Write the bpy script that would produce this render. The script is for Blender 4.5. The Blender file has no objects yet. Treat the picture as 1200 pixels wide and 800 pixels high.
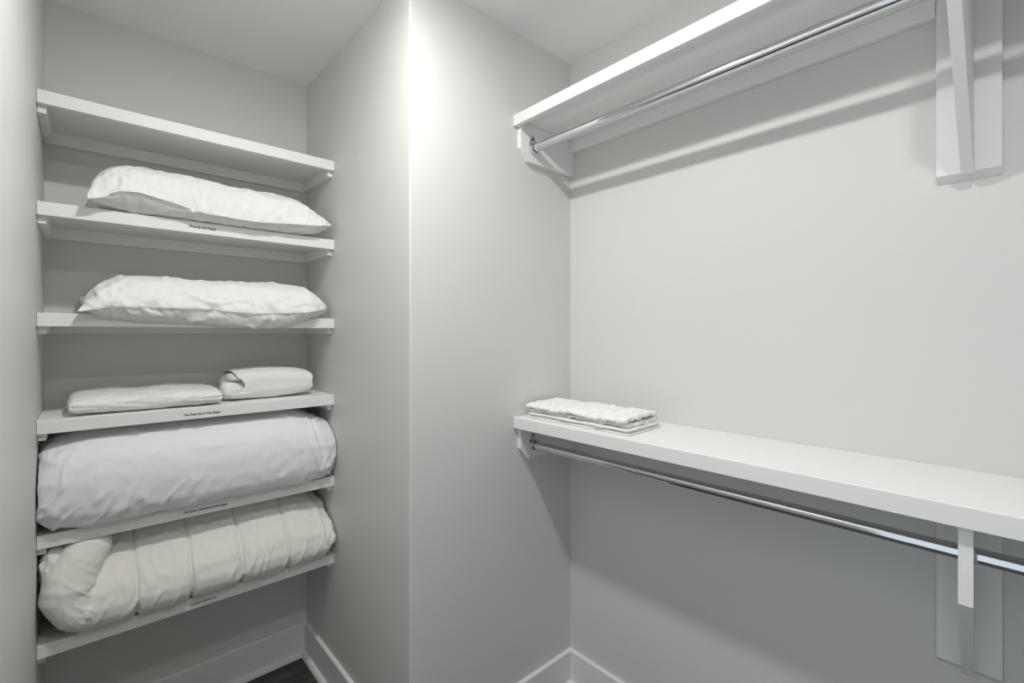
import bpy, bmesh, math, random
import numpy as np
from mathutils import Vector, Matrix, noise

scn = bpy.context.scene
COL = scn.collection
R = math.radians

# ------------------------------------------------------------------ camera
EYE = 1.377                       # eye height, metres; the camera stands over the origin
cam_d = bpy.data.cameras.new('camera')
cam = bpy.data.objects.new('camera', cam_d)
COL.objects.link(cam)
cam.location = (0, 0, EYE)
cam.rotation_euler = (R(90), 0, -0.73379)
cam_d.sensor_width = 36
cam_d.lens = 16.505
cam_d.shift_y = -0.00837
cam_d.clip_start = 0.02
scn.camera = cam

# ------------------------------------------------------------------ daylight through the doorway, exposure
w = bpy.data.worlds.new('world')
scn.world = w
w.use_nodes = True
bg = w.node_tree.nodes['Background']
bg.inputs[0].default_value = (0.82, 0.91, 1.0, 1)
bg.inputs[1].default_value = 1.06
LAMP_WATT = (13.2, 7.0)           # strength of the two ceiling lamps' diffusers
vs = scn.view_settings
vs.view_transform = 'Standard'
vs.look = 'None'
vs.gamma = 1.0
vs.use_curve_mapping = False
vs.exposure = 0.0
scn.cycles.use_denoising = True
scn.cycles.max_bounces = 16
scn.cycles.diffuse_bounces = 10

# ------------------------------------------------------------------ dimensions (metres)
XL, XC, XB = -0.105, 0.701, 1.4163        # left wall, side of the boxed-out wall, right wall
YC, YA = 1.2257, 2.1053                   # face of the boxed-out wall, back of the alcove
YN = -1.30                                # near wall, behind the camera
CEIL = 2.44
YF = 1.794                                # front of the alcove shelves
SH = [2.0353, 1.7333, 1.4313, 1.1388, 0.8282, 0.5323]   # tops of the six alcove shelves
XS = 1.1106                               # front of the two long shelves
ZU, ZLO = EYE + 0.7663, EYE - 0.2962      # tops of the two long shelves


# ------------------------------------------------------------------ helpers
def tag(o, label=None, cat=None, group=None, kind=None):
    if label: o['label'] = label
    if cat: o['category'] = cat
    if group: o['group'] = group
    if kind: o['kind'] = kind
    return o


def link(name, me, mat, parent=None, smooth=False):
    o = bpy.data.objects.new(name, me)
    COL.objects.link(o)
    if mat is not None:
        me.materials.append(mat)
    if parent is not None:
        o.parent = parent
    if smooth:
        me.shade_smooth()
    return o


def empty(name, loc):
    o = bpy.data.objects.new(name, None)
    COL.objects.link(o)
    o.location = loc
    o.empty_display_size = 0.05
    return o


def from_bm(name, bm, mat, parent=None, smooth=False, origin=(0, 0, 0)):
    """mesh given in world coordinates; origin = world place of the parent"""
    me = bpy.data.meshes.new(name)
    bmesh.ops.recalc_face_normals(bm, faces=bm.faces)
    bmesh.ops.translate(bm, verts=bm.verts, vec=Vector(origin) * -1)
    bm.to_mesh(me)
    bm.free()
    return link(name, me, mat, parent, smooth)


def bx(bm, x0, x1, y0, y1, z0, z1, bev=0.0, seg=2):
    b = bmesh.new()
    bmesh.ops.create_cube(b, size=1)
    for v in b.verts:
        v.co = Vector((x0 + (v.co.x + .5) * (x1 - x0), y0 + (v.co.y + .5) * (y1 - y0), z0 + (v.co.z + .5) * (z1 - z0)))
    if bev:
        bmesh.ops.bevel(b, geom=list(b.edges), offset=bev, segments=seg, affect='EDGES', profile=0.5)
    merge(bm, b)


def merge(bm, b):
    me = bpy.data.meshes.new('tmp')
    b.to_mesh(me)
    b.free()
    bm.from_mesh(me)
    bpy.data.meshes.remove(me)


def prism(bm, pts, a0, a1, axis, bev=0.0):
    """outline pts extruded from a0 to a1 along axis ('x' pts=(y,z), 'y' pts=(x,z))"""
    b = bmesh.new()
    def mk(p, a):
        return (a, p[0], p[1]) if axis == 'x' else (p[0], a, p[1])
    lo = [b.verts.new(mk(p, a0)) for p in pts]
    hi = [b.verts.new(mk(p, a1)) for p in pts]
    b.faces.new(lo)
    b.faces.new(hi)
    n = len(pts)
    for i in range(n):
        b.faces.new((lo[i], lo[(i + 1) % n], hi[(i + 1) % n], hi[i]))
    bmesh.ops.recalc_face_normals(b, faces=b.faces)
    if bev:
        bmesh.ops.bevel(b, geom=list(b.edges), offset=bev, segments=2, affect='EDGES', profile=0.5)
    merge(bm, b)


def cyl(bm, c, axis, r, h, seg=32, bev=0.0, r2=None):
    """cylinder from point c along axis for length h"""
    b = bmesh.new()
    bmesh.ops.create_cone(b, cap_ends=True, segments=seg, radius1=r, radius2=r if r2 is None else r2, depth=h)
    bmesh.ops.translate(b, verts=b.verts, vec=(0, 0, h / 2))
    if bev:
        es = [e for e in b.edges if len(e.link_faces) == 2 and any(len(f.verts) > 4 for f in e.link_faces)]
        bmesh.ops.bevel(b, geom=es, offset=bev, segments=2, affect='EDGES')
    rot = Vector((0, 0, 1)).rotation_difference(Vector(axis)).to_matrix().to_4x4()
    bmesh.ops.transform(b, matrix=Matrix.Translation(Vector(c)) @ rot, verts=b.verts)
    merge(bm, b)


# ------------------------------------------------------------------ materials
def mat(name, color, rough=0.5, metal=0.0, var=0.0, var_scale=6.0, bump=0.0, bump_scale=200.0, sheen=0.0, sss=0.0, spec=0.5):
    m = bpy.data.materials.new(name)
    m.use_nodes = True
    nt = m.node_tree
    p = nt.nodes['Principled BSDF']
    p.inputs['Base Color'].default_value = (*color, 1)
    p.inputs['Roughness'].default_value = rough
    p.inputs['Metallic'].default_value = metal
    p.inputs['Specular IOR Level'].default_value = spec
    if sheen:
        p.inputs['Sheen Weight'].default_value = sheen
    tc = nt.nodes.new('ShaderNodeTexCoord')
    if var:
        n = nt.nodes.new('ShaderNodeTexNoise')
        n.inputs['Scale'].default_value = var_scale
        n.inputs['Detail'].default_value = 4
        mx = nt.nodes.new('ShaderNodeMix')
        mx.data_type = 'RGBA'
        mx.inputs[6].default_value = (*[c * (1 - var) for c in color], 1)
        mx.inputs[7].default_value = (*[min(1, c * (1 + var)) for c in color], 1)
        nt.links.new(tc.outputs['Object'], n.inputs['Vector'])
        nt.links.new(n.outputs['Fac'], mx.inputs[0])
        nt.links.new(mx.outputs[2], p.inputs['Base Color'])
    if bump:
        n2 = nt.nodes.new('ShaderNodeTexNoise')
        n2.inputs['Scale'].default_value = bump_scale
        n2.inputs['Detail'].default_value = 3
        bp = nt.nodes.new('ShaderNodeBump')
        bp.inputs['Strength'].default_value = bump
        bp.inputs['Distance'].default_value = 0.002
        nt.links.new(tc.outputs['Object'], n2.inputs['Vector'])
        nt.links.new(n2.outputs['Fac'], bp.inputs['Height'])
        nt.links.new(bp.outputs['Normal'], p.inputs['Normal'])
    return m


M_WALL = mat('wall_paint', (0.66, 0.66, 0.642), 0.5, var=0.012, bump=0.06, bump_scale=260, spec=0.38)
M_CEIL = mat('ceiling_paint', (0.88, 0.88, 0.88), 0.8, var=0.01, bump=0.08, bump_scale=220, spec=0.3)
M_TRIM = mat("trim_paint", (0.79, 0.79, 0.782), 0.5, var=0.012, bump=0.05, bump_scale=90)
M_CHROME = mat('chrome', (0.70, 0.71, 0.73), 0.09, metal=1.0, var=0.02)
M_DARK = mat('screw_hole', (0.03, 0.03, 0.035), 0.4, metal=0.6)
M_WHITE = mat('white_cotton', (0.785, 0.785, 0.775), 0.85, var=0.01, bump=0.12, bump_scale=900, sheen=0.15, spec=0.2)
M_COOL = mat('white_sateen', (0.755, 0.765, 0.785), 0.75, var=0.01, bump=0.10, bump_scale=900, sheen=0.15, spec=0.25)
M_CREAM = mat('cream_cotton', (0.77, 0.757, 0.715), 0.85, var=0.03, var_scale=9, bump=0.12, bump_scale=900, sheen=0.15, spec=0.2)
M_TERRY = mat('terry', (0.82, 0.82, 0.80), 0.95, var=0.03, var_scale=60, bump=0.6, bump_scale=420, sheen=0.2, spec=0.1)
M_INK = mat('black_ink', (0.015, 0.015, 0.015), 0.6)


def floor_mat():
    m = mat('dark_plank', (0.05, 0.045, 0.04), 0.45)
    nt = m.node_tree
    p = nt.nodes['Principled BSDF']
    tc = nt.nodes.new('ShaderNodeTexCoord')
    mp = nt.nodes.new('ShaderNodeMapping')
    mp.inputs['Scale'].default_value = (2.5, 38, 38)
    n = nt.nodes.new('ShaderNodeTexNoise')
    n.inputs['Scale'].default_value = 1.6
    n.inputs['Detail'].default_value = 7
    n.inputs['Roughness'].default_value = 0.65
    cr = nt.nodes.new('ShaderNodeValToRGB')
    cr.color_ramp.elements[0].position = 0.32
    cr.color_ramp.elements[0].color = (0.018, 0.016, 0.015, 1)
    cr.color_ramp.elements[1].position = 0.72
    cr.color_ramp.elements[1].color = (0.085, 0.075, 0.066, 1)
    nt.links.new(tc.outputs['Object'], mp.inputs[0])
    nt.links.new(mp.outputs[0], n.inputs['Vector'])
    nt.links.new(n.outputs['Fac'], cr.inputs[0])
    nt.links.new(cr.outputs[0], p.inputs['Base Color'])
    bp = nt.nodes.new('ShaderNodeBump')
    bp.inputs['Strength'].default_value = 0.25
    bp.inputs['Distance'].default_value = 0.001
    nt.links.new(n.outputs['Fac'], bp.inputs['Height'])
    nt.links.new(bp.outputs[0], p.inputs['Normal'])
    return m


M_FLOOR = floor_mat()
M_GAP = mat('floor_gap', (0.01, 0.009, 0.008), 0.8)
LAMP_R = 0.05


def lamp_mat(watt):
    m = bpy.data.materials.new('lamp_diffuser')
    m.use_nodes = True
    nt = m.node_tree
    nt.nodes.remove(nt.nodes['Principled BSDF'])
    e = nt.nodes.new('ShaderNodeEmission')
    e.inputs[0].default_value = (1.0, 0.99, 0.965, 1)
    e.inputs[1].default_value = watt / (math.pi * math.pi * LAMP_R ** 2)
    nt.links.new(e.outputs[0], nt.nodes['Material Output'].inputs[0])
    return m


# ------------------------------------------------------------------ room shell
def structure(name, bm, m, parent=None, smooth=False):
    o = from_bm(name, bm, m, parent, smooth)
    if parent is None:
        o['kind'] = 'structure'
    return o


T = 0.12
DOOR_Y0, DOOR_Y1, DOOR_H = -0.45, 0.45, 2.04      # doorway in the left wall the photograph is taken from
bm = bmesh.new(); bx(bm, XL - T, XB + T, YN - T, YA + T, -0.1, -0.012); floor = structure('floor', bm, M_GAP)
bm = bmesh.new(); bx(bm, XL - T, XB + T, YN - T, YA + T, CEIL, CEIL + 0.1); structure('ceiling', bm, M_CEIL)
bm = bmesh.new(); bx(bm, XL - T, XB + T, YA, YA + T, -0.012, CEIL); structure('wall_back', bm, M_WALL)
bm = bmesh.new(); bx(bm, XB, XB + T, YN, YA, -0.012, CEIL); structure('wall_right', bm, M_WALL)
bm = bmesh.new(); bx(bm, XL - T, XB + T, YN - T, YN, -0.012, CEIL); structure('wall_near', bm, M_WALL)
bm = bmesh.new()
bx(bm, XL - T, XL, DOOR_Y1, YA, -0.012, CEIL)
bx(bm, XL - T, XL, YN, DOOR_Y0, -0.012, CEIL)
bx(bm, XL - T, XL, DOOR_Y0, DOOR_Y1, DOOR_H, CEIL)
structure('wall_left', bm, M_WALL)
# boxed-out wall between alcove and long shelves, outer corner eased by its metal bead
b = bmesh.new()
bx(b, XC, XB + 0.01, YC, YA + 0.01, -0.012, CEIL)
es = [e for e in b.edges if all(abs(v.co.x - XC) < 1e-5 and abs(v.co.y - YC) < 1e-5 for v in e.verts)]
bmesh.ops.bevel(b, geom=es, offset=0.005, segments=4, affect='EDGES', profile=0.5)
o = structure('wall_middle', b, M_WALL)

# floor planks, grain along x
rnd = random.Random(4)
PW, y, k = 0.128, YN, 0
plank_meshes = []
while y < YA:
    y1 = min(y + PW, YA)
    x = XL - rnd.random() * 1.0
    while x < XB:
        x1 = x + 1.22
        a, c = max(x, XL), min(x1, XB)
        x = x1
        if c - a < 0.02 or (y > YC and a >= XC):
            continue
        if y > YC:
            c = min(c, XC)
        bm = bmesh.new()
        bx(bm, a + .0006, c - .0006, y + .0006, y1 - .0006, -0.012, 0.0, 0.0012, 1)
        from_bm('plank', bm, M_FLOOR, floor)
    y = y1


# baseboards with shoe moulding
BH, BT, SM = 0.134, 0.013, 0.017
def baseboard(name, p0, p1, nrm):
    """along p0->p1 on the wall, nrm points into the room"""
    p0, p1, nrm = Vector(p0), Vector(p1), Vector(nrm)
    prof = [(0, 0), (BT, 0), (BT, BH - .004), (BT - .004, BH), (0, BH)]
    shoe = [(BT, 0)] + [(BT + SM * math.sin(t), SM * 1.15 * math.cos(t)) for t in [R(a) for a in range(90, -1, -15)]]
    objs = []
    for nm, pr in ((name, prof), ('shoe_moulding', shoe)):
        bm = bmesh.new()
        ring = []
        for p in (p0, p1):
            ring.append([bm.verts.new((p.x + nrm.x * d, p.y + nrm.y * d, z)) for d, z in pr])
        n = len(pr)
        for i in range(n):
            bm.faces.new((ring[0][i], ring[0][(i + 1) % n], ring[1][(i + 1) % n], ring[1][i]))
        bm.faces.new(ring[0]); bm.faces.new(ring[1])
        objs.append(structure(nm, bm, M_TRIM, objs[0] if objs else None))
    return objs[0]


baseboard('baseboard_back', (XL, YA, 0), (XC, YA, 0), (0, -1, 0))
baseboard('baseboard_middle', (XC, YC - BT, 0), (XC, YA - BT, 0), (-1, 0, 0))
baseboard('baseboard_front', (XC - BT, YC, 0), (XB, YC, 0), (0, -1, 0))
baseboard('baseboard_right', (XB, YN, 0), (XB, YC - BT, 0), (-1, 0, 0))
baseboard('baseboard_left', (XL, DOOR_Y1 + .07, 0), (XL, YA - BT, 0), (1, 0, 0))
baseboard('baseboard_near', (XL, YN, 0), (XB - BT, YN, 0), (0, 1, 0))
# casing around the doorway
bm = bmesh.new()
bx(bm, XL, XL + .015, DOOR_Y1, DOOR_Y1 + .065, 0, DOOR_H + .065, .003)
bx(bm, XL, XL + .015, DOOR_Y0 - .065, DOOR_Y0, 0, DOOR_H + .065, .003)
bx(bm, XL, XL + .015, DOOR_Y0, DOOR_Y1, DOOR_H, DOOR_H + .065, .003)
structure('trim_1', bm, M_TRIM)


# ------------------------------------------------------------------ ceiling lamps (flat, light thrown downwards)
LAMPS = [((0.39, 0.84), 'flat round ceiling lamp nearest the boxed-out wall corner'),
         ((0.40, -0.12), 'flat round ceiling lamp in front of the white wooden brackets')]
LAMP_Z = CEIL - 0.014
for ((lx, ly), lab), watt in zip(LAMPS, LAMP_WATT):
    t = tag(empty('ceiling_lamp', (lx, ly, CEIL)), lab, 'lamp', 'ceiling lamps')
    og = (lx, ly, CEIL)
    bm = bmesh.new(); cyl(bm, (lx, ly, CEIL - 0.009), (0, 0, 1), 0.085, 0.009, 40, 0.004); from_bm('canopy', bm, M_TRIM, t, False, og)
    bm = bmesh.new(); cyl(bm, (lx, ly, LAMP_Z + .0003), (0, 0, 1), 0.058, CEIL - .009 - LAMP_Z - .0003, 40, 0.001); from_bm('housing', bm, M_TRIM, t, False, og)
    bm = bmesh.new()          # domed opal glass
    bmesh.ops.create_uvsphere(bm, u_segments=32, v_segments=16, radius=LAMP_R)
    bmesh.ops.delete(bm, geom=[v for v in bm.verts if v.co.z > 1e-4], context='VERTS')
    for v in bm.verts:
        v.co.z *= 0.12
    bmesh.ops.translate(bm, verts=bm.verts, vec=(lx, ly, LAMP_Z))
    from_bm('diffuser', bm, lamp_mat(watt), t, True, og)


# ------------------------------------------------------------------ printed shelf labels
def label_text(text, x0, x1, zc, parent, origin):
    cu = bpy.data.curves.new('lettering', 'FONT')
    cu.body = text
    cu.size = 0.01
    cu.offset = 0.00022
    to = bpy.data.objects.new('lettering_tmp', cu)
    COL.objects.link(to)
    bpy.context.view_layer.update()
    me = bpy.data.meshes.new_from_object(to.evaluated_get(bpy.context.evaluated_depsgraph_get()))
    bpy.data.objects.remove(to)
    bpy.data.curves.remove(cu)
    n = len(me.vertices)
    co = np.empty(n * 3); me.vertices.foreach_get('co', co); co = co.reshape(-1, 3)
    s = (x1 - x0) / (co[:, 0].max() - co[:, 0].min())
    out = np.empty_like(co)
    out[:, 0] = x0 + (co[:, 0] - co[:, 0].min()) * s - origin[0]
    out[:, 1] = YF - 0.0004 - origin[1]
    out[:, 2] = zc + (co[:, 1] - 0.0035) * s * 1.45 - origin[2]
    me.vertices.foreach_set('co', out.ravel())
    me.update()
    return tag(link('printed_label', me, M_INK, parent), 'black lettering on the shelf edge reading ' + text)


# ------------------------------------------------------------------ alcove shelves
G = 0.0008
SHELF_LABELS = [
    'top white shelf of the alcove, empty',
    'white alcove shelf holding the upper pillow, second from the top',
    'white alcove shelf holding the drooping pillow, third from the top',
    'white alcove shelf holding the folded sheet and the bundled sheet set',
    'white alcove shelf holding the plump white comforter roll',
    'lowest white alcove shelf holding the cream quilted duvet']
TXT = {1: ('Pillows for Sofa Sleeper', 0.236, 0.312, -.0165),
       3: ('Twin Sheet Set for Sofa Sleeper', 0.222, 0.324, -.021),
       4: ('Twin Duvet Comforter for Sofa Sleeper', 0.222, 0.344, -.0185),
       5: ('Twin Mattress Mattress Cover', 0.240, 0.312, -.020)}
for i, zt in enumerate(SH):
    og = (XL, YA, zt)
    t = tag(empty('alcove_shelf', og), SHELF_LABELS[i], 'shelf', 'six shelves of the alcove')
    bm = bmesh.new(); bx(bm, XL + G, XC - G, YF + .019, YA - G, zt - .019, zt); from_bm('board', bm, M_TRIM, t, origin=og)
    bm = bmesh.new(); bx(bm, XL + G, XC - G, YF, YF + .019, zt - .0368, zt, .0016); from_bm('edge_trim', bm, M_TRIM, t, origin=og)
    z1, z0 = zt - .019 - .0003, zt - .019 - .038
    bm = bmesh.new(); bx(bm, XL + G, XC - G, YA - .019, YA - G, z0, z1, .001); from_bm('cleat', bm, M_TRIM, t, origin=og)
    for xa, xb_ in ((XL + G, XL + .019), (XC - .019, XC - G)):
        bm = bmesh.new(); bx(bm, xa, xb_, YF + .0195, YA - .0195, z0, z1, .001); from_bm('cleat', bm, M_TRIM, t, origin=og)
    if i in TXT:
        s, xa, xb_, dz = TXT[i]
        label_text(s, xa, xb_, zt + dz, t, og)


# ------------------------------------------------------------------ long shelves, brackets and rods on the right
def long_shelf(zt, lab):
    og = (XB, YC, zt)
    t = tag(empty('long_shelf', og), lab, 'shelf', 'two long shelves above the rods')
    bm = bmesh.new(); bx(bm, XS + .019, XB - G, YN + G, YC - G, zt - .019, zt); from_bm('board', bm, M_TRIM, t, origin=og)
    bm = bmesh.new(); bx(bm, XS, XS + .019, YN + G, YC - G, zt - .0385, zt, .0016); from_bm('edge_trim', bm, M_TRIM, t, origin=og)
    zb = zt - .0193
    # wall cleat runs either side of the bracket plate
    for y0, y1 in ((.1445, YC - .0195), (YN + .0195, .0405)):
        bm = bmesh.new(); bx(bm, XB - .019, XB - G, y0, y1, zb - .044, zb, .001); from_bm('cleat', bm, M_TRIM, t, origin=og)
    for y0, y1 in ((YC - .019, YC - G), (YN + G, YN + .019)):
        bm = bmesh.new()
        x0 = XS + .0192
        prism(bm, [(x0, zb), (x0, zb - .092), (x0 + .038, zb - .134), (XB - G, zb - .134), (XB - G, zb)], y0, y1, 'y', .0012)
        from_bm('end_cleat', bm, M_TRIM, t, origin=og)
    return t


long_shelf(ZU, 'upper long white shelf running near the ceiling on the right wall')
long_shelf(ZLO, 'lower long white shelf on the right wall, towel lying on its far end')

ROD_X, ROD_R = 1.187, 0.0148
ROD_DZ = ZU - (EYE + .661)          # below the shelf top
def support_bracket(zt, lab, lean):
    zb = zt - .0193
    og = (XB, .0925, zb)
    t = tag(empty('shelf_bracket', og), lab, 'bracket', 'white wooden brackets in the middle of the long shelves')
    bm = bmesh.new(); prism(bm, [(XB - .019, zb), (XB - .019, zb - .402), (XB - G, zb - .417), (XB - G, zb)], .0415, .1435, 'y', .0012); from_bm('back_plate', bm, M_TRIM, t, origin=og)
    # fin: a plank on edge with a hole for the rod; it leans slightly along its depth
    prof = [(XS + .0195, zb), (XS + .0195, zb - .158), (XB - .036, zb - .409), (XB - .0195, zb - .409), (XB - .0195, zb)]
    b = bmesh.new()
    hz = zt - ROD_DZ
    hole = [(ROD_X + (ROD_R + .0015) * math.cos(R(a)), hz + (ROD_R + .0015) * math.sin(R(a))) for a in range(0, 360, 18)]
    vo = [b.verts.new((x, 0, z)) for x, z in prof]
    vh = [b.verts.new((x, 0, z)) for x, z in hole]
    eds = [b.edges.new((vs_[i], vs_[(i + 1) % len(vs_)])) for vs_ in (vo, vh) for i in range(len(vs_))]
    bmesh.ops.triangle_fill(b, use_beauty=True, use_dissolve=False, edges=eds)
    bmesh.ops.recalc_face_normals(b, faces=b.faces)
    r = bmesh.ops.extrude_face_region(b, geom=list(b.faces))
    bmesh.ops.translate(b, verts=[v for v in r['geom'] if isinstance(v, bmesh.types.BMVert)], vec=(0, .0195, 0))
    for v in b.verts:
        v.co.y += .083 + (v.co.x - (XB - .0195)) * lean
    from_bm('fin', b, M_TRIM, t, origin=og)
    return t


support_bracket(ZU, 'white wooden bracket under the upper long shelf, at the top right', 0.0)
support_bracket(ZLO, 'white wooden bracket under the lower long shelf, at the bottom right', 0.056)


def closet_rod(zt, lab):
    zr = zt - ROD_DZ
    og = (ROD_X, YC, zr)
    t = tag(empty('closet_rod', og), lab, 'rod', 'chrome hanging rods')
    bm = bmesh.new(); cyl(bm, (ROD_X, YN + .026, zr), (0, 1, 0), ROD_R, YC - YN - .052, 40); o = from_bm('tube', bm, M_CHROME, t, True, og)
    o.data.set_sharp_from_angle(angle=R(40))
    for yw, d in ((YC - .019, -1), (YN + .019, 1)):
        # oval flange with a screw hole above the cup
        bm = bmesh.new()
        b = bmesh.new()
        pts = []
        for a in range(0, 360, 10):
            s, c = math.sin(R(a)), math.cos(R(a))
            pts.append((ROD_X + .0185 * c * (1.0 if s < 0 else 1 - .35 * s), zr + .016 + (.034 if s > 0 else .034) * s))
        prism(bm, pts, yw, yw + d * .0035, 'y', .0008)
        f = from_bm('flange', bm, M_CHROME, t, False, og)
        bm = bmesh.new(); cyl(bm, (ROD_X, yw + d * .003, zr), (0, d, 0), .0178, .0145, 32, .0015); c = from_bm('cup', bm, M_CHROME, f, True, (0, 0, 0))
        c.data.set_sharp_from_angle(angle=R(40))
        for dz, rs in ((.034, .0045), (-.0105, .003)):
            bm = bmesh.new(); cyl(bm, (ROD_X, yw + d * .0034, zr + dz), (0, d, 0), rs, .001, 16)
            from_bm('screw', bm, M_DARK, f, False, og)
        c.data.transform(Matrix.Translation(Vector(og) * -1))
        bm = bmesh.new(); cyl(bm, (ROD_X, yw + d * .0172, zr), (0, d, 0), .0162, .0028, 32); rg = from_bm('ring', bm, M_DARK, f, False, og)
    return t


closet_rod(ZU, 'chrome rod hanging under the upper long shelf')
closet_rod(ZLO, 'chrome rod hanging under the lower long shelf')

# ------------------------------------------------------------------ cloth goods
def mesh_obj(name, V, F, m, parent=None, origin=(0, 0, 0), smooth=True):
    me = bpy.data.meshes.new(name)
    me.from_pydata([tuple(v) for v in (np.asarray(V) - np.asarray(origin))], [], F)
    bm = bmesh.new(); bm.from_mesh(me)
    bmesh.ops.recalc_face_normals(bm, faces=bm.faces)
    bm.to_mesh(me); bm.free()
    return link(name, me, m, parent, smooth)


def get_co(me):
    a = np.empty(len(me.vertices) * 3)
    me.vertices.foreach_get('co', a)
    return a.reshape(-1, 3)


def set_co(me, a):
    me.vertices.foreach_set('co', np.ascontiguousarray(a).ravel())
    me.update()


def fbm(P, scale, seed=0.0, octv=3):
    """smooth noise in -1..1 for an array of points; scale may be per axis"""
    Q = np.asarray(P) * np.asarray(scale) + seed
    return np.array([noise.fractal(Vector(q), 1.0, 2.0, octv) for q in Q])


def normals(me):
    a = np.empty(len(me.vertices) * 3)
    me.vertices.foreach_get('normal', a)
    return a.reshape(-1, 3)


def crumple(o, grow=0.05, goal=0.3, pressure=0.0, frames=14, stiff=8.0, bend=0.02, grav=0.1, goal_w=None):
    """let the cloth, cut a little too large for its filling, settle into creases around its own shape"""
    o.data.shade_smooth()
    vg = o.vertex_groups.new(name='hold')
    n = len(o.data.vertices)
    wts = np.full(n, goal) if goal_w is None else np.clip(goal_w, 0, 1)
    for i in range(n):
        vg.add([i], float(wts[i]), 'REPLACE')
    md = o.modifiers.new('cloth', 'CLOTH')
    s = md.settings
    s.quality = 4
    s.mass = 0.12
    s.tension_stiffness = s.compression_stiffness = stiff
    s.shear_stiffness = stiff * 0.4
    s.bending_stiffness = bend
    s.air_damping = 3
    s.tension_damping = s.compression_damping = s.shear_damping = 5
    s.bending_damping = 0.5
    s.shrink_min = -grow
    s.shrink_max = -grow
    s.vertex_group_mass = 'hold'
    s.pin_stiffness = 1.0
    if pressure:
        s.use_pressure = True
        s.uniform_pressure_force = pressure
    s.effector_weights.gravity = grav
    md.collision_settings.use_collision = False
    md.point_cache.frame_start = 1
    md.point_cache.frame_end = frames + 2
    for f in range(1, frames + 1):
        scn.frame_set(f)
    ev = o.evaluated_get(bpy.context.evaluated_depsgraph_get())
    co = get_co(ev.to_mesh()).copy()
    ev.to_mesh_clear()
    o.modifiers.remove(md)
    o.vertex_groups.remove(vg)
    set_co(o.data, co)
    scn.frame_set(1)


def under_shelf(o, origin, zt):
    """stay below the board and the edge trim of the shelf above"""
    co = get_co(o.data) + np.asarray(origin)
    lim = np.where(co[:, 1] < YF + .022, zt - .0383, zt - .0203)
    lim = np.where((co[:, 0] < XL + .021) | (co[:, 0] > XC - .021), zt - .0583, lim)
    co[:, 2] = np.minimum(co[:, 2], lim)
    set_co(o.data, co - np.asarray(origin))


def keep_inside(o, zt, origin, front=YF - .001, ymax=YA - .0215, xmin=XL + .0015, xmax=XC - .0015, ztop=None):
    """nothing sinks into the shelf, the walls or the cleats"""
    co = get_co(o.data) + np.asarray(origin)
    co[:, 0] = np.clip(co[:, 0], xmin, xmax)
    co[:, 1] = np.minimum(co[:, 1], ymax)
    low = (co[:, 1] > front - .003) & (co[:, 2] < zt + .0012)
    co[low, 2] = zt + .0012
    if ztop is not None:
        co[:, 2] = np.minimum(co[:, 2], ztop)
    set_co(o.data, co - np.asarray(origin))


def subdiv(o, lv=1):
    sb = o.modifiers.new('smooth', 'SUBSURF')
    sb.levels = 0
    sb.render_levels = lv


def refine(o):
    """one level of subdivision made real"""
    sb = o.modifiers.new('smooth', 'SUBSURF')
    sb.levels = sb.render_levels = 1
    dg = bpy.context.evaluated_depsgraph_get()
    me = bpy.data.meshes.new_from_object(o.evaluated_get(dg))
    o.modifiers.clear()
    old = o.data
    nm = old.name
    o.data = me
    bpy.data.meshes.remove(old)
    me.name = nm
    me.shade_smooth()


def ridges(P, scale, seed):
    """narrow raised creases: 0 between them, up to 1 along them"""
    Q = np.asarray(P) * np.asarray(scale) + seed
    n = np.array([noise.fractal(Vector(q), 1.0, 2.0, 2) for q in Q])
    return np.clip(1 - np.abs(n) * 3.2, 0, 1) ** 1.6


def pucker(o, og, amp, scale, shear, mask, seed):
    """drawn-up creases; shear slants them (x shifted by shear * z), mask(P) says where"""
    P = get_co(o.data) + np.asarray(og)
    m = mask(P)
    Q = P.copy()
    Q[:, 0] += shear * P[:, 2]
    d = (ridges(Q, scale, seed) - .3) * amp * m
    set_co(o.data, get_co(o.data) + normals(o.data) * d[:, None])


def bell(x, c, w):
    return np.exp(-((x - c) / w) ** 2)


def interp(x, pts):
    return np.interp(x, [p[0] for p in pts], [p[1] for p in pts])


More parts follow.
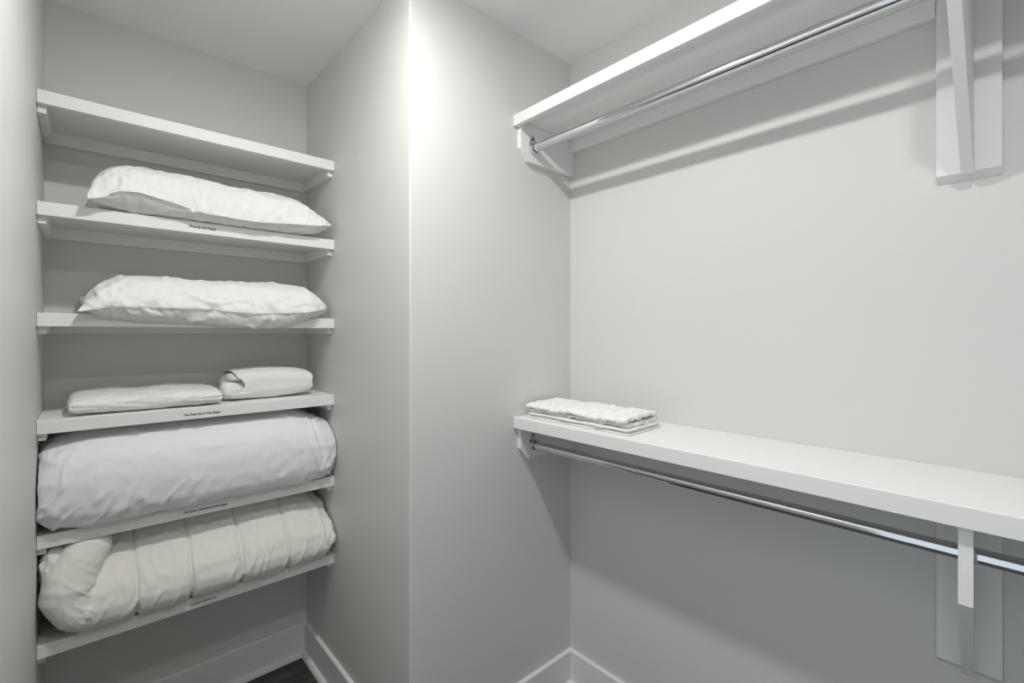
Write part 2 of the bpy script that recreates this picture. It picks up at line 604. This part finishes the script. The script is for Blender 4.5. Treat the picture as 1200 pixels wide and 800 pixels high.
def pillow(name, zt, x0, x1, y0, y1, seam_front, seam_back, top, bot, nu=84, nv=46, pw=(5, .5, 2.2, .55, 5), pb=(6, .6, 6, .8, 6), corner=0.0):
    """two sheets sewn round the edge; seam_front(x), top(x), bot(x) heights above the floor"""
    us = np.sin(np.linspace(-1, 1, nu) * math.pi / 2 * .86) / math.sin(math.pi / 2 * .86)
    vs_ = np.sin(np.linspace(-1, 1, nv) * math.pi / 2 * .86) / math.sin(math.pi / 2 * .86)
    V, F = [], []
    it = np.zeros((nu, nv), int); ib = np.zeros((nu, nv), int)
    for i, u in enumerate(us):
        for j, v in enumerate(vs_):
            edge = i in (0, nu - 1) or j in (0, nv - 1)
            # sides drawn in between the four ears
            x = (x0 + x1) / 2 + u * (x1 - x0) / 2 * (1 - .045 * (1 - v * v) * abs(u))
            y = (y0 + y1) / 2 + v * (y1 - y0) / 2 * (1 - .05 * (1 - u * u) * abs(v))
            if v < 0:
                y += corner * max(0, (u - .72) / .28) ** 2.2 * abs(v)
            t = (v + 1) / 2
            zs = interp(x, seam_front) * (1 - t) + interp(x, seam_back) * t
            pu, qu = (pw[0], pb[0]) if u < 0 else (pw[4], pb[4])
            ft = max(0, 1 - abs(u) ** pu) ** pw[1] * max(0, 1 - abs(v) ** pw[2]) ** pw[3]
            fb = max(0, 1 - abs(u) ** qu) ** pb[1] * max(0, 1 - abs(v) ** pb[2]) ** pb[3]
            it[i, j] = len(V); V.append((x, y, zs + (interp(x, top) - zs) * ft))
            if edge:
                ib[i, j] = it[i, j]
            else:
                zb = zs - (zs - interp(x, bot)) * fb
                if y > YF - .004:
                    zb = max(zb, zt + .001)
                ib[i, j] = len(V); V.append((x, y, zb))
    for i in range(nu - 1):
        for j in range(nv - 1):
            F.append((it[i, j], it[i + 1, j], it[i + 1, j + 1], it[i, j + 1]))
            F.append((ib[i, j + 1], ib[i + 1, j + 1], ib[i + 1, j], ib[i, j]))
    return V, F, [it[i, 0] for i in range(nu)]


def tube(stations, nt, sec):
    """closed sack: sec(s, t) -> point, s along it 0..1, t round it 0..1; the ends close on a point"""
    V, F = [], []
    ns = len(stations)
    for s in stations:
        for k in range(nt):
            V.append(sec(s, k / nt))
    for i in range(ns - 1):
        for k in range(nt):
            F.append((i * nt + k, i * nt + (k + 1) % nt, (i + 1) * nt + (k + 1) % nt, (i + 1) * nt + k))
    for row, rev in ((0, True), (ns - 1, False)):
        c = len(V)
        V.append(tuple(np.mean([V[row * nt + k] for k in range(nt)], axis=0)))
        for k in range(nt):
            f = (row * nt + k, row * nt + (k + 1) % nt, c)
            F.append(f[::-1] if rev else f)
    return V, F


def profile(pts, n=400):
    """smooth closed outline through pts, as a function of t in 0..1 by length"""
    p = np.array(pts, float)
    m = len(p)
    out = []
    for i in range(m):
        a, b, c, d = p[i - 1], p[i], p[(i + 1) % m], p[(i + 2) % m]
        for k in range(12):
            f = k / 12
            out.append(.5 * (2 * b + (c - a) * f + (2 * a - 5 * b + 4 * c - d) * f * f + (3 * b - a - 3 * c + d) * f ** 3))
    q = np.array(out + [out[0]])
    L = np.r_[0, np.cumsum(np.hypot(*np.diff(q, axis=0).T))]
    return lambda t: (np.interp(t * L[-1], L, q[:, 0]), np.interp(t * L[-1], L, q[:, 1]))


def sup(t, n):
    a = 2 * math.pi * t
    c, s = math.cos(a), math.sin(a)
    return math.copysign(abs(c) ** (2 / n), c), math.copysign(abs(s) ** (2 / n), s)


def seam_cord(name, pts, r, m, parent, origin):
    """thin welt following a row of points"""
    V, F = [], []
    pts = [Vector(p) for p in pts]
    n = len(pts)
    for i, p in enumerate(pts):
        d = (pts[min(i + 1, n - 1)] - pts[max(i - 1, 0)]).normalized()
        a = d.cross(Vector((0, 0, 1))).normalized()
        b = d.cross(a)
        for k in range(6):
            q = p + (a * math.cos(k * math.pi / 3) + b * math.sin(k * math.pi / 3)) * r
            V.append(tuple(q))
    for i in range(n - 1):
        for k in range(6):
            F.append((i * 6 + k, i * 6 + (k + 1) % 6, i * 6 + 6 + (k + 1) % 6, i * 6 + 6 + k))
    return mesh_obj(name, V, F, m, parent, origin)


# --- upper pillow, second shelf
Z = SH[1]
V, F, row = pillow('pillow', Z, -.006, .676, 1.738, 2.08,
                   [(-.01, 1.748), (.02, 1.757), (.07, 1.782), (.11, 1.786), (.18, 1.776), (.275, 1.758), (.42, 1.755), (.62, 1.770), (.68, 1.782)],
                   [(0, 1.80), (.67, 1.80)],
                   [(-.01, 1.862), (.05, 1.888), (.12, 1.893), (.24, 1.896), (.35, 1.884), (.5, 1.890), (.60, 1.884), (.68, 1.868)],
                   [(-.01, 1.7343), (.7, 1.7343)], pw=(12, .45, 2.2, .55, 4.5), pb=(9, .6, 6.0, .8, 6), corner=.03)
og = (.333, 1.92, Z)
o = tag(mesh_obj('pillow', V, F, M_WHITE, None, og), 'white pillow with a sagging hem on the second shelf from the top', 'pillow', 'pillows')
o.location = og
crumple(o, .055, .20, 1.2, 14)
keep_inside(o, Z, og)
rp_ = get_co(o.data)[row] + np.array(og)
refine(o)
pucker(o, og, .0045, (26, 6, 5), -.25, lambda P: bell(P[:, 2], 1.795, .035) * (P[:, 1] < 1.83) * np.where(P[:, 2] > interp(P[:, 0], [(0, 1.755), (.1, 1.786), (.3, 1.758), (.68, 1.775)]), 1, .15), 3.0)
pucker(o, og, .006, (9, 12, 14), .6, lambda P: np.clip((P[:, 0] - .25) / .2, .35, 1) * (P[:, 2] > 1.80), 8.0)
keep_inside(o, Z, og)
seam_cord('hem', rp_[1:-1] + np.array((0, -.0005, 0)), .0016, M_WHITE, o, og)

# --- lower pillow, third shelf, drooping over the edge
Z = SH[2]
V, F, row = pillow('pillow', Z, -.024, .680, 1.742, 2.08,
                   [(-.02, 1.438), (.047, 1.455), (.25, 1.456), (.42, 1.445), (.573, 1.453), (.66, 1.468)],
                   [(0, 1.49), (.67, 1.49)],
                   [(-.02, 1.53), (.02, 1.556), (.07, 1.563), (.2, 1.556), (.35, 1.556), (.5, 1.560), (.60, 1.556), (.68, 1.525)],
                   [(-.02, 1.42), (.03, 1.408), (.19, 1.402), (.35, 1.388), (.47, 1.378), (.54, 1.398), (.6, 1.425), (.68, 1.433)],
                   pw=(5, .5, 2.2, .55, 16), pb=(6, .6, 7.0, .8, 12), corner=.075)
og = (.333, 1.92, Z)
o = tag(mesh_obj('pillow', V, F, M_WHITE, None, og), 'plump white pillow drooping over the edge of the third shelf from the top', 'pillow', 'pillows')
o.location = og
crumple(o, .055, .20, 1.2, 14)
keep_inside(o, Z, og)
rp_ = get_co(o.data)[row] + np.array(og)
refine(o)
pucker(o, og, .0055, (24, 6, 5), .75, lambda P: bell(P[:, 2], 1.452, .045) * (P[:, 1] < 1.86), 5.0)
pucker(o, og, .005, (8, 12, 14), .5, lambda P: 1.0 * (P[:, 2] > 1.47), 12.0)
keep_inside(o, Z, og)
seam_cord('seam', rp_[1:-1] + np.array((0, -.0002, 0)), .0012, M_WHITE, o, og)

# --- flat folded sheet, fourth shelf
Z = SH[3]
def sec_sheet(s, t):
    c, q = sup(t, 3.4)
    u = 2 * s - 1
    e = max(0, 1 - abs(u) ** 18) ** .5
    x = -.043 + .374 * s
    hy, hz = .128 * (.93 + .07 * e), .0245 + .003 * math.sin(3 * s)
    y, z = 1.930 + c * hy, Z + .0275 + q * hz * (.45 + .55 * e)
    z += .016 * max(0, (y - 1.88) / .18) * (.35 + .65 * math.sin(6.4 * s + .3) ** 2) * (q > 0)
    return (x, y + .006 * math.sin(5 * s), z)
st = (np.sin(np.linspace(-1, 1, 70) * math.pi / 2) + 1) / 2
V, F = tube(st, 56, sec_sheet)
og = (.14, 1.93, Z)
o = tag(mesh_obj('folded_sheet', V, F, M_WHITE, None, og), 'flat folded white sheet lying at the left of the fourth shelf', 'sheet')
o.location = og
crumple(o, .035, .3, 0.5, 10)
keep_inside(o, Z, og)
refine(o)
pucker(o, og, .003, (7, 20, 60), 0, lambda P: np.ones(len(P)), 4.0)
keep_inside(o, Z, og)

# --- bundled sheet set in its pillowcase, fourth shelf
og = (.50, 1.95, Z)
t_ = tag(empty('sheet_bundle', og), 'plump white bundle of sheets wrapped in a pillowcase, right of the flat sheet', 'sheet')
def sec_case(s, t):
    c, q = sup(t, 3.2)
    e = max(0, 1 - s ** 22) ** .5
    k = max(0, 1 - s / .22)
    x = .378 + .258 * s
    hz = .051 * (.84 + .26 * math.sin(math.pi * min(1, s * .8 + .18))) * (.55 + .45 * e)
    hy = .102 * (.97 + .03 * e)
    y, z = 1.945 + c * hy, Z + .0545 + q * hz
    # ears at the closed end, open hem falling forward to a point on the shelf
    if s > .9:
        x += .010 * (s - .9) / .1 * abs(c * q)
    if c < -.5:
        x += k * (-.016 if q < -.5 else .030 * (1 - abs(q)))
        if q < -.5:
            y -= .012 * k
    if q > .5:
        x -= .004 * k
    return (x, y, z)
st = np.linspace(0, 1, 66) ** .95
V, F = [], []
nt = 64
for s_ in st:
    for k in range(nt):
        V.append(sec_case(s_, k / nt))
for i in range(len(st) - 1):
    for k in range(nt):
        F.append((i * nt + k, i * nt + (k + 1) % nt, (i + 1) * nt + (k + 1) % nt, (i + 1) * nt + k))
b0 = (len(st) - 1) * nt
cpt = len(V); V.append(tuple(np.mean(V[b0:b0 + nt], axis=0)))
for k in range(nt):
    F.append((b0 + k, b0 + (k + 1) % nt, cpt))
case = mesh_obj('pillowcase', V, F, M_WHITE, t_, og)
crumple(case, .035, .3, 0.6, 10)
P = get_co(case.data) + np.array(og)          # stitched band of the hem
set_co(case.data, get_co(case.data) - normals(case.data) * (.0022 * bell(P[:, 0], .418, .0035))[:, None])
keep_inside(case, Z, og)
so = case.modifiers.new('thick', 'SOLIDIFY'); so.thickness = .0024; so.offset = -1
subdiv(case)
rng = random.Random(7)
for (yc, zc, ry, rz, x0) in ((1.895, .036, .036, .030, .338), (1.975, .046, .050, .040, .352), (1.92, .080, .060, .016, .362)):
    def sec_roll(s, t, yc=yc, zc=zc, ry=ry, rz=rz, x0=x0):
        c, q = sup(t, 2.3)
        e = max(0, 1 - abs(2 * s - 1) ** 6) ** .5
        return (x0 + .11 * s, yc + c * ry * max(e, .05), Z + zc + q * rz * max(e, .05))
    V, F = tube((np.sin(np.linspace(-1, 1, 22) * math.pi / 2) + 1) / 2, 28, sec_roll)
    r_ = mesh_obj('rolled_sheet', V, F, M_WHITE, t_, og)
    P = get_co(r_.data)
    set_co(r_.data, P + normals(r_.data) * (fbm(P, (30, 60, 60), rng.random() * 20) * .0035)[:, None])
    keep_inside(r_, Z, og)

# --- white comforter, fifth shelf
Z = SH[4]
PC = profile([(1.800, .0015), (1.765, .016), (1.748, .055), (1.746, .105), (1.755, .160), (1.778, .205), (1.814, .237), (1.86, .258), (1.93, .266),
              (2.01, .262), (2.06, .240), (2.080, .18), (2.080, .07), (2.055, .0015), (1.93, .0015)])
def sec_comf(s, t):
    y, z = PC(t)
    u = 2 * s - 1
    e = max(0, 1 - abs(u) ** (8 if u < 0 else 12)) ** .5
    x = XL + .001 + (XC - XL - .002) * s
    y = 1.914 + (y - 1.914) * (.84 + .16 * e)
    z = .125 + (z - .125) * (.60 + .40 * e)
    if u > 0:
        z -= .045 * max(0, (z - .12) / .14) * max(0, (s - .80) / .20) ** 1.3
    return (x, y, Z + z)
st = (np.sin(np.linspace(-1, 1, 104) * math.pi / 2 * .93) / math.sin(math.pi / 2 * .93) + 1) / 2
V, F = tube(st, 72, sec_comf)
og = (.30, 1.92, Z)
o = tag(mesh_obj('comforter', V, F, M_COOL, None, og), 'thick folded white comforter filling the fifth shelf from the top', 'comforter')
o.location = og
crumple(o, .03, .25, 1.2, 16)
keep_inside(o, Z, og)
under_shelf(o, og, SH[3])
refine(o)
pucker(o, og, .008, (17, 8, 6), -.55, lambda P: bell(P[:, 2], .885, .055) * (P[:, 1] < 1.86) * (.55 + .45 * np.sin(P[:, 0] * 9 + 1)), 21.0)
pucker(o, og, .010, (22, 8, 3), .25, lambda P: np.clip((P[:, 0] - .57) / .05, 0, 1) * (P[:, 1] < 1.95), 31.0)
pucker(o, og, .007, (14, 8, 10), -.3, lambda P: np.clip((.0 - P[:, 0]) / .06, 0, 1), 41.0)
keep_inside(o, Z, og)
under_shelf(o, og, SH[3])

# --- cream quilted duvet, lowest shelf
Z = SH[5]
og = (.30, 1.92, Z)
t_ = tag(empty('quilted_duvet', og), 'cream quilted duvet folded on the lowest shelf, its left end turned back', 'duvet')
SEAMS = (.105, .240, .380, .525)
PD = profile([(1.805, .0015), (1.768, .014), (1.750, .048), (1.753, .085), (1.772, .125), (1.808, .163), (1.855, .198), (1.92, .228),
              (2.0, .238), (2.05, .222), (2.078, .16), (2.078, .06), (2.05, .0015), (1.93, .0015)])
def sec_duv(s, t):
    u = 2 * s - 1
    e = max(0, 1 - abs(u) ** (10 if u < 0 else 9)) ** .5
    x = -.06 + .756 * s
    d = min(abs(x - m_) for m_ in SEAMS)
    puff = 1 - .026 * math.exp(-(d / .006) ** 2) + .012 * min(1, d / .05)
    y, z = PD(t)
    if y > 2.03:
        puff = 1
    y = 1.914 + (y - 1.914) * (.80 + .20 * e) * puff
    z = .110 + (z - .110) * (.60 + .40 * e) * puff
    if u > 0:
        z -= .03 * max(0, (z - .1) / .14) * max(0, (s - .8) / .2)
    return (x, y, Z + max(.0013, z))
xs = np.linspace(0, 1, 118)
V, F = tube(xs, 68, sec_duv)
body = mesh_obj('quilted_body', V, F, M_CREAM, t_, og)
P = get_co(body.data) + np.array(og)
dd = np.min(np.abs(P[:, 0][:, None] - np.array(SEAMS)[None, :]), axis=1)
crumple(body, .028, .24, 1.2, 16, goal_w=.24 + .5 * np.exp(-(dd / .006) ** 2))
keep_inside(body, Z, og)
under_shelf(body, og, SH[4])
refine(body)
def groove(o, og, xs_, depth, w_):
    P = get_co(o.data) + np.asarray(og)
    x = P[:, 0] + .012 * (P[:, 2] - .66) * 0
    d = np.min(np.abs(x[:, None] - np.array(xs_)[None, :]), axis=1)
    set_co(o.data, get_co(o.data) - normals(o.data) * (depth * np.exp(-(d / w_) ** 2))[:, None])
groove(body, og, SEAMS, .008, .0030)
pucker(body, og, .006, (20, 8, 6), -.35, lambda P: bell(P[:, 2], .585, .05) * (P[:, 1] < 1.85), 51.0)
pucker(body, og, .0035, (24, 14, 5), .15, lambda P: 1.0 * (P[:, 2] > .62), 57.0)
pucker(body, og, .009, (26, 8, 3), .2, lambda P: np.clip((P[:, 0] - .60) / .05, 0, 1) * (P[:, 1] < 1.95), 61.0)
keep_inside(body, Z, og)
under_shelf(body, og, SH[4])
# end turned back over the front: comes out from under the body, bulges at the wall and leans back up
FP = np.array([(.075, .572), (.02, .578), (-.025, .600), (-.046, .650), (-.036, .700), (-.008, .745), (.016, .775), (.030, .795)])
FW = np.array([.030, .040, .050, .056, .058, .054, .046, .036])
def sec_fold(s, t):
    c, q = sup(t, 2.3)
    e = max(0, 1 - abs(2 * s - 1) ** 8) ** .5
    ss = np.linspace(0, 1, len(FP))
    f = lambda r: np.array([np.interp(r, ss, FP[:, 0]), np.interp(r, ss, FP[:, 1])])
    p, d = f(s), f(min(1, s + .06)) - f(max(0, s - .06))
    d /= np.linalg.norm(d)
    w_ = np.interp(s, ss, FW) * (.35 + .65 * e)
    nx, nz = d[1], -d[0]
    yc = 1.800 + .045 * max(0, 1 - s / .22) + .062 * max(0, (s - .5) / .5)
    return (p[0] + c * w_ * nx, yc + q * .058 * (.4 + .6 * e), p[1] + c * w_ * nz)
V, F = tube(np.linspace(0, 1, 60), 52, sec_fold)
o = mesh_obj('folded_end', V, F, M_CREAM, t_, og)
crumple(o, .022, .3, .8, 12)
keep_inside(o, Z, og)
under_shelf(o, og, SH[4])
refine(o)
P0 = np.array((.045, 0, .60))
pucker(o, og, .005, (24, 8, 6), .9, lambda P: bell(P[:, 2], .64, .07) * (P[:, 0] > -.05), 71.0)
keep_inside(o, Z, og)
under_shelf(o, og, SH[4])
def sec_back(s, t):
    c, q = sup(t, 2.2)
    e = max(0, 1 - abs(2 * s - 1) ** 4) ** .5
    return (-.070 + .02 * s + c * .032 * (.3 + .7 * e), 1.80 + .19 * s, Z + .190 + .02 * s + q * .055 * (.3 + .7 * e))
V, F = tube(np.linspace(0, 1, 30), 36, sec_back)
o = mesh_obj('rolled_edge', V, F, M_CREAM, t_, og)
crumple(o, .12, .12, .5, 12)
keep_inside(o, Z, og)
under_shelf(o, og, SH[4])
refine(o)
pucker(o, og, .008, (30, 30, 10), .4, lambda P: np.ones(len(P)), 81.0)
keep_inside(o, Z, og)
under_shelf(o, og, SH[4])

# --- terry towel on the lower long shelf
Z = ZLO
og = (1.25, .99, Z)
t_ = tag(empty('folded_towel', og), 'white looped terry towel folded in layers on the lower long shelf', 'towel')
def layer(name, path, th, y0, y1, m, ny, noise_amp, wob, seed, skew=0.0):
    """a cloth strip whose end view is path (x, height), thick th, running from y0 to y1"""
    p = np.array(path, float)
    seg = np.hypot(*np.diff(p, axis=0).T)
    L = np.r_[0, np.cumsum(seg)]
    n = int(L[-1] / .0035)
    q = np.stack([np.interp(np.linspace(0, L[-1], n), L, p[:, i]) for i in (0, 1)], 1)
    for _ in range(6):
        q[1:-1] = (q[:-2] + 2 * q[1:-1] + q[2:]) / 4
    tn = np.gradient(q, axis=0); tn /= np.linalg.norm(tn, axis=1)[:, None]
    nr = np.stack([-tn[:, 1], tn[:, 0]], 1)
    ring = np.concatenate([q + nr * th / 2, [q[-1] + tn[-1] * th / 2], (q - nr * th / 2)[::-1], [q[0] - tn[0] * th / 2]])
    m_ = len(ring)
    V, F = [], []
    for i in range(ny):
        f = i / (ny - 1)
        y = y0 + (y1 - y0) * f
        dx = wob * noise.noise(Vector((f * 6, seed, 0)))
        dz = 0.35 * wob * noise.noise(Vector((f * 5, seed + 9, 3)))
        for (x, z) in ring:
            ey = skew * (x - 1.2)
            V.append((x + dx * min(1, z / .012), y + ey + .3 * wob * noise.noise(Vector((x * 30, seed + f, 5))), Z + max(.0006, z + dz * min(1, z / .02))))
    for i in range(ny - 1):
        for k in range(m_):
            F.append((i * m_ + k, i * m_ + (k + 1) % m_, (i + 1) * m_ + (k + 1) % m_, (i + 1) * m_ + k))
    h = len(ring) // 2
    for base in (0, (ny - 1) * m_):
        for k in range(h - 1):
            F.append((base + k, base + k + 1, base + (m_ - 2 - k), base + (m_ - 1 - k)))
    o = mesh_obj(name, V, F, m, t_, og)
    if noise_amp:
        P = get_co(o.data)
        d = fbm(P, (130, 130, 130), seed, 2) * noise_amp + fbm(P, (40, 28, 40), seed + 5, 2) * noise_amp * 1.2
        P2 = P + normals(o.data) * d[:, None]
        P2[:, 2] = np.maximum(P2[:, 2], .0006)
        set_co(o.data, P2)
    return o
# thin flat folds underneath, then the thick looped fold on top, bent over at its wall side
layer('under_fold', [(1.150, .003), (1.325, .003)], .004, .775, 1.185, M_TERRY, 80, .0006, .004, 2.0, .04)
layer('under_fold', [(1.156, .0085), (1.33, .0085)], .0042, .782, 1.190, M_TERRY, 80, .0008, .005, 5.0, .04)
layer('under_fold', [(1.150, .0145), (1.332, .0145)], .0048, .778, 1.188, M_TERRY, 80, .0008, .006, 8.0, .04)
layer('looped_fold', [(1.166, .0245), (1.25, .0235), (1.315, .0240), (1.336, .030), (1.334, .040), (1.31, .0460), (1.24, .0440), (1.17, .0420), (1.155, .037)],
      .0120, .790, 1.202, M_TERRY, 170, .0034, .012, 11.0, .04)
# small white care tag sewn in the under fold
bm = bmesh.new(); bx(bm, 1.1435, 1.158, .868, .898, Z + .0108, Z + .0122, .0003, 1)
from_bm('care_tag', bm, M_WHITE, t_, False, og)
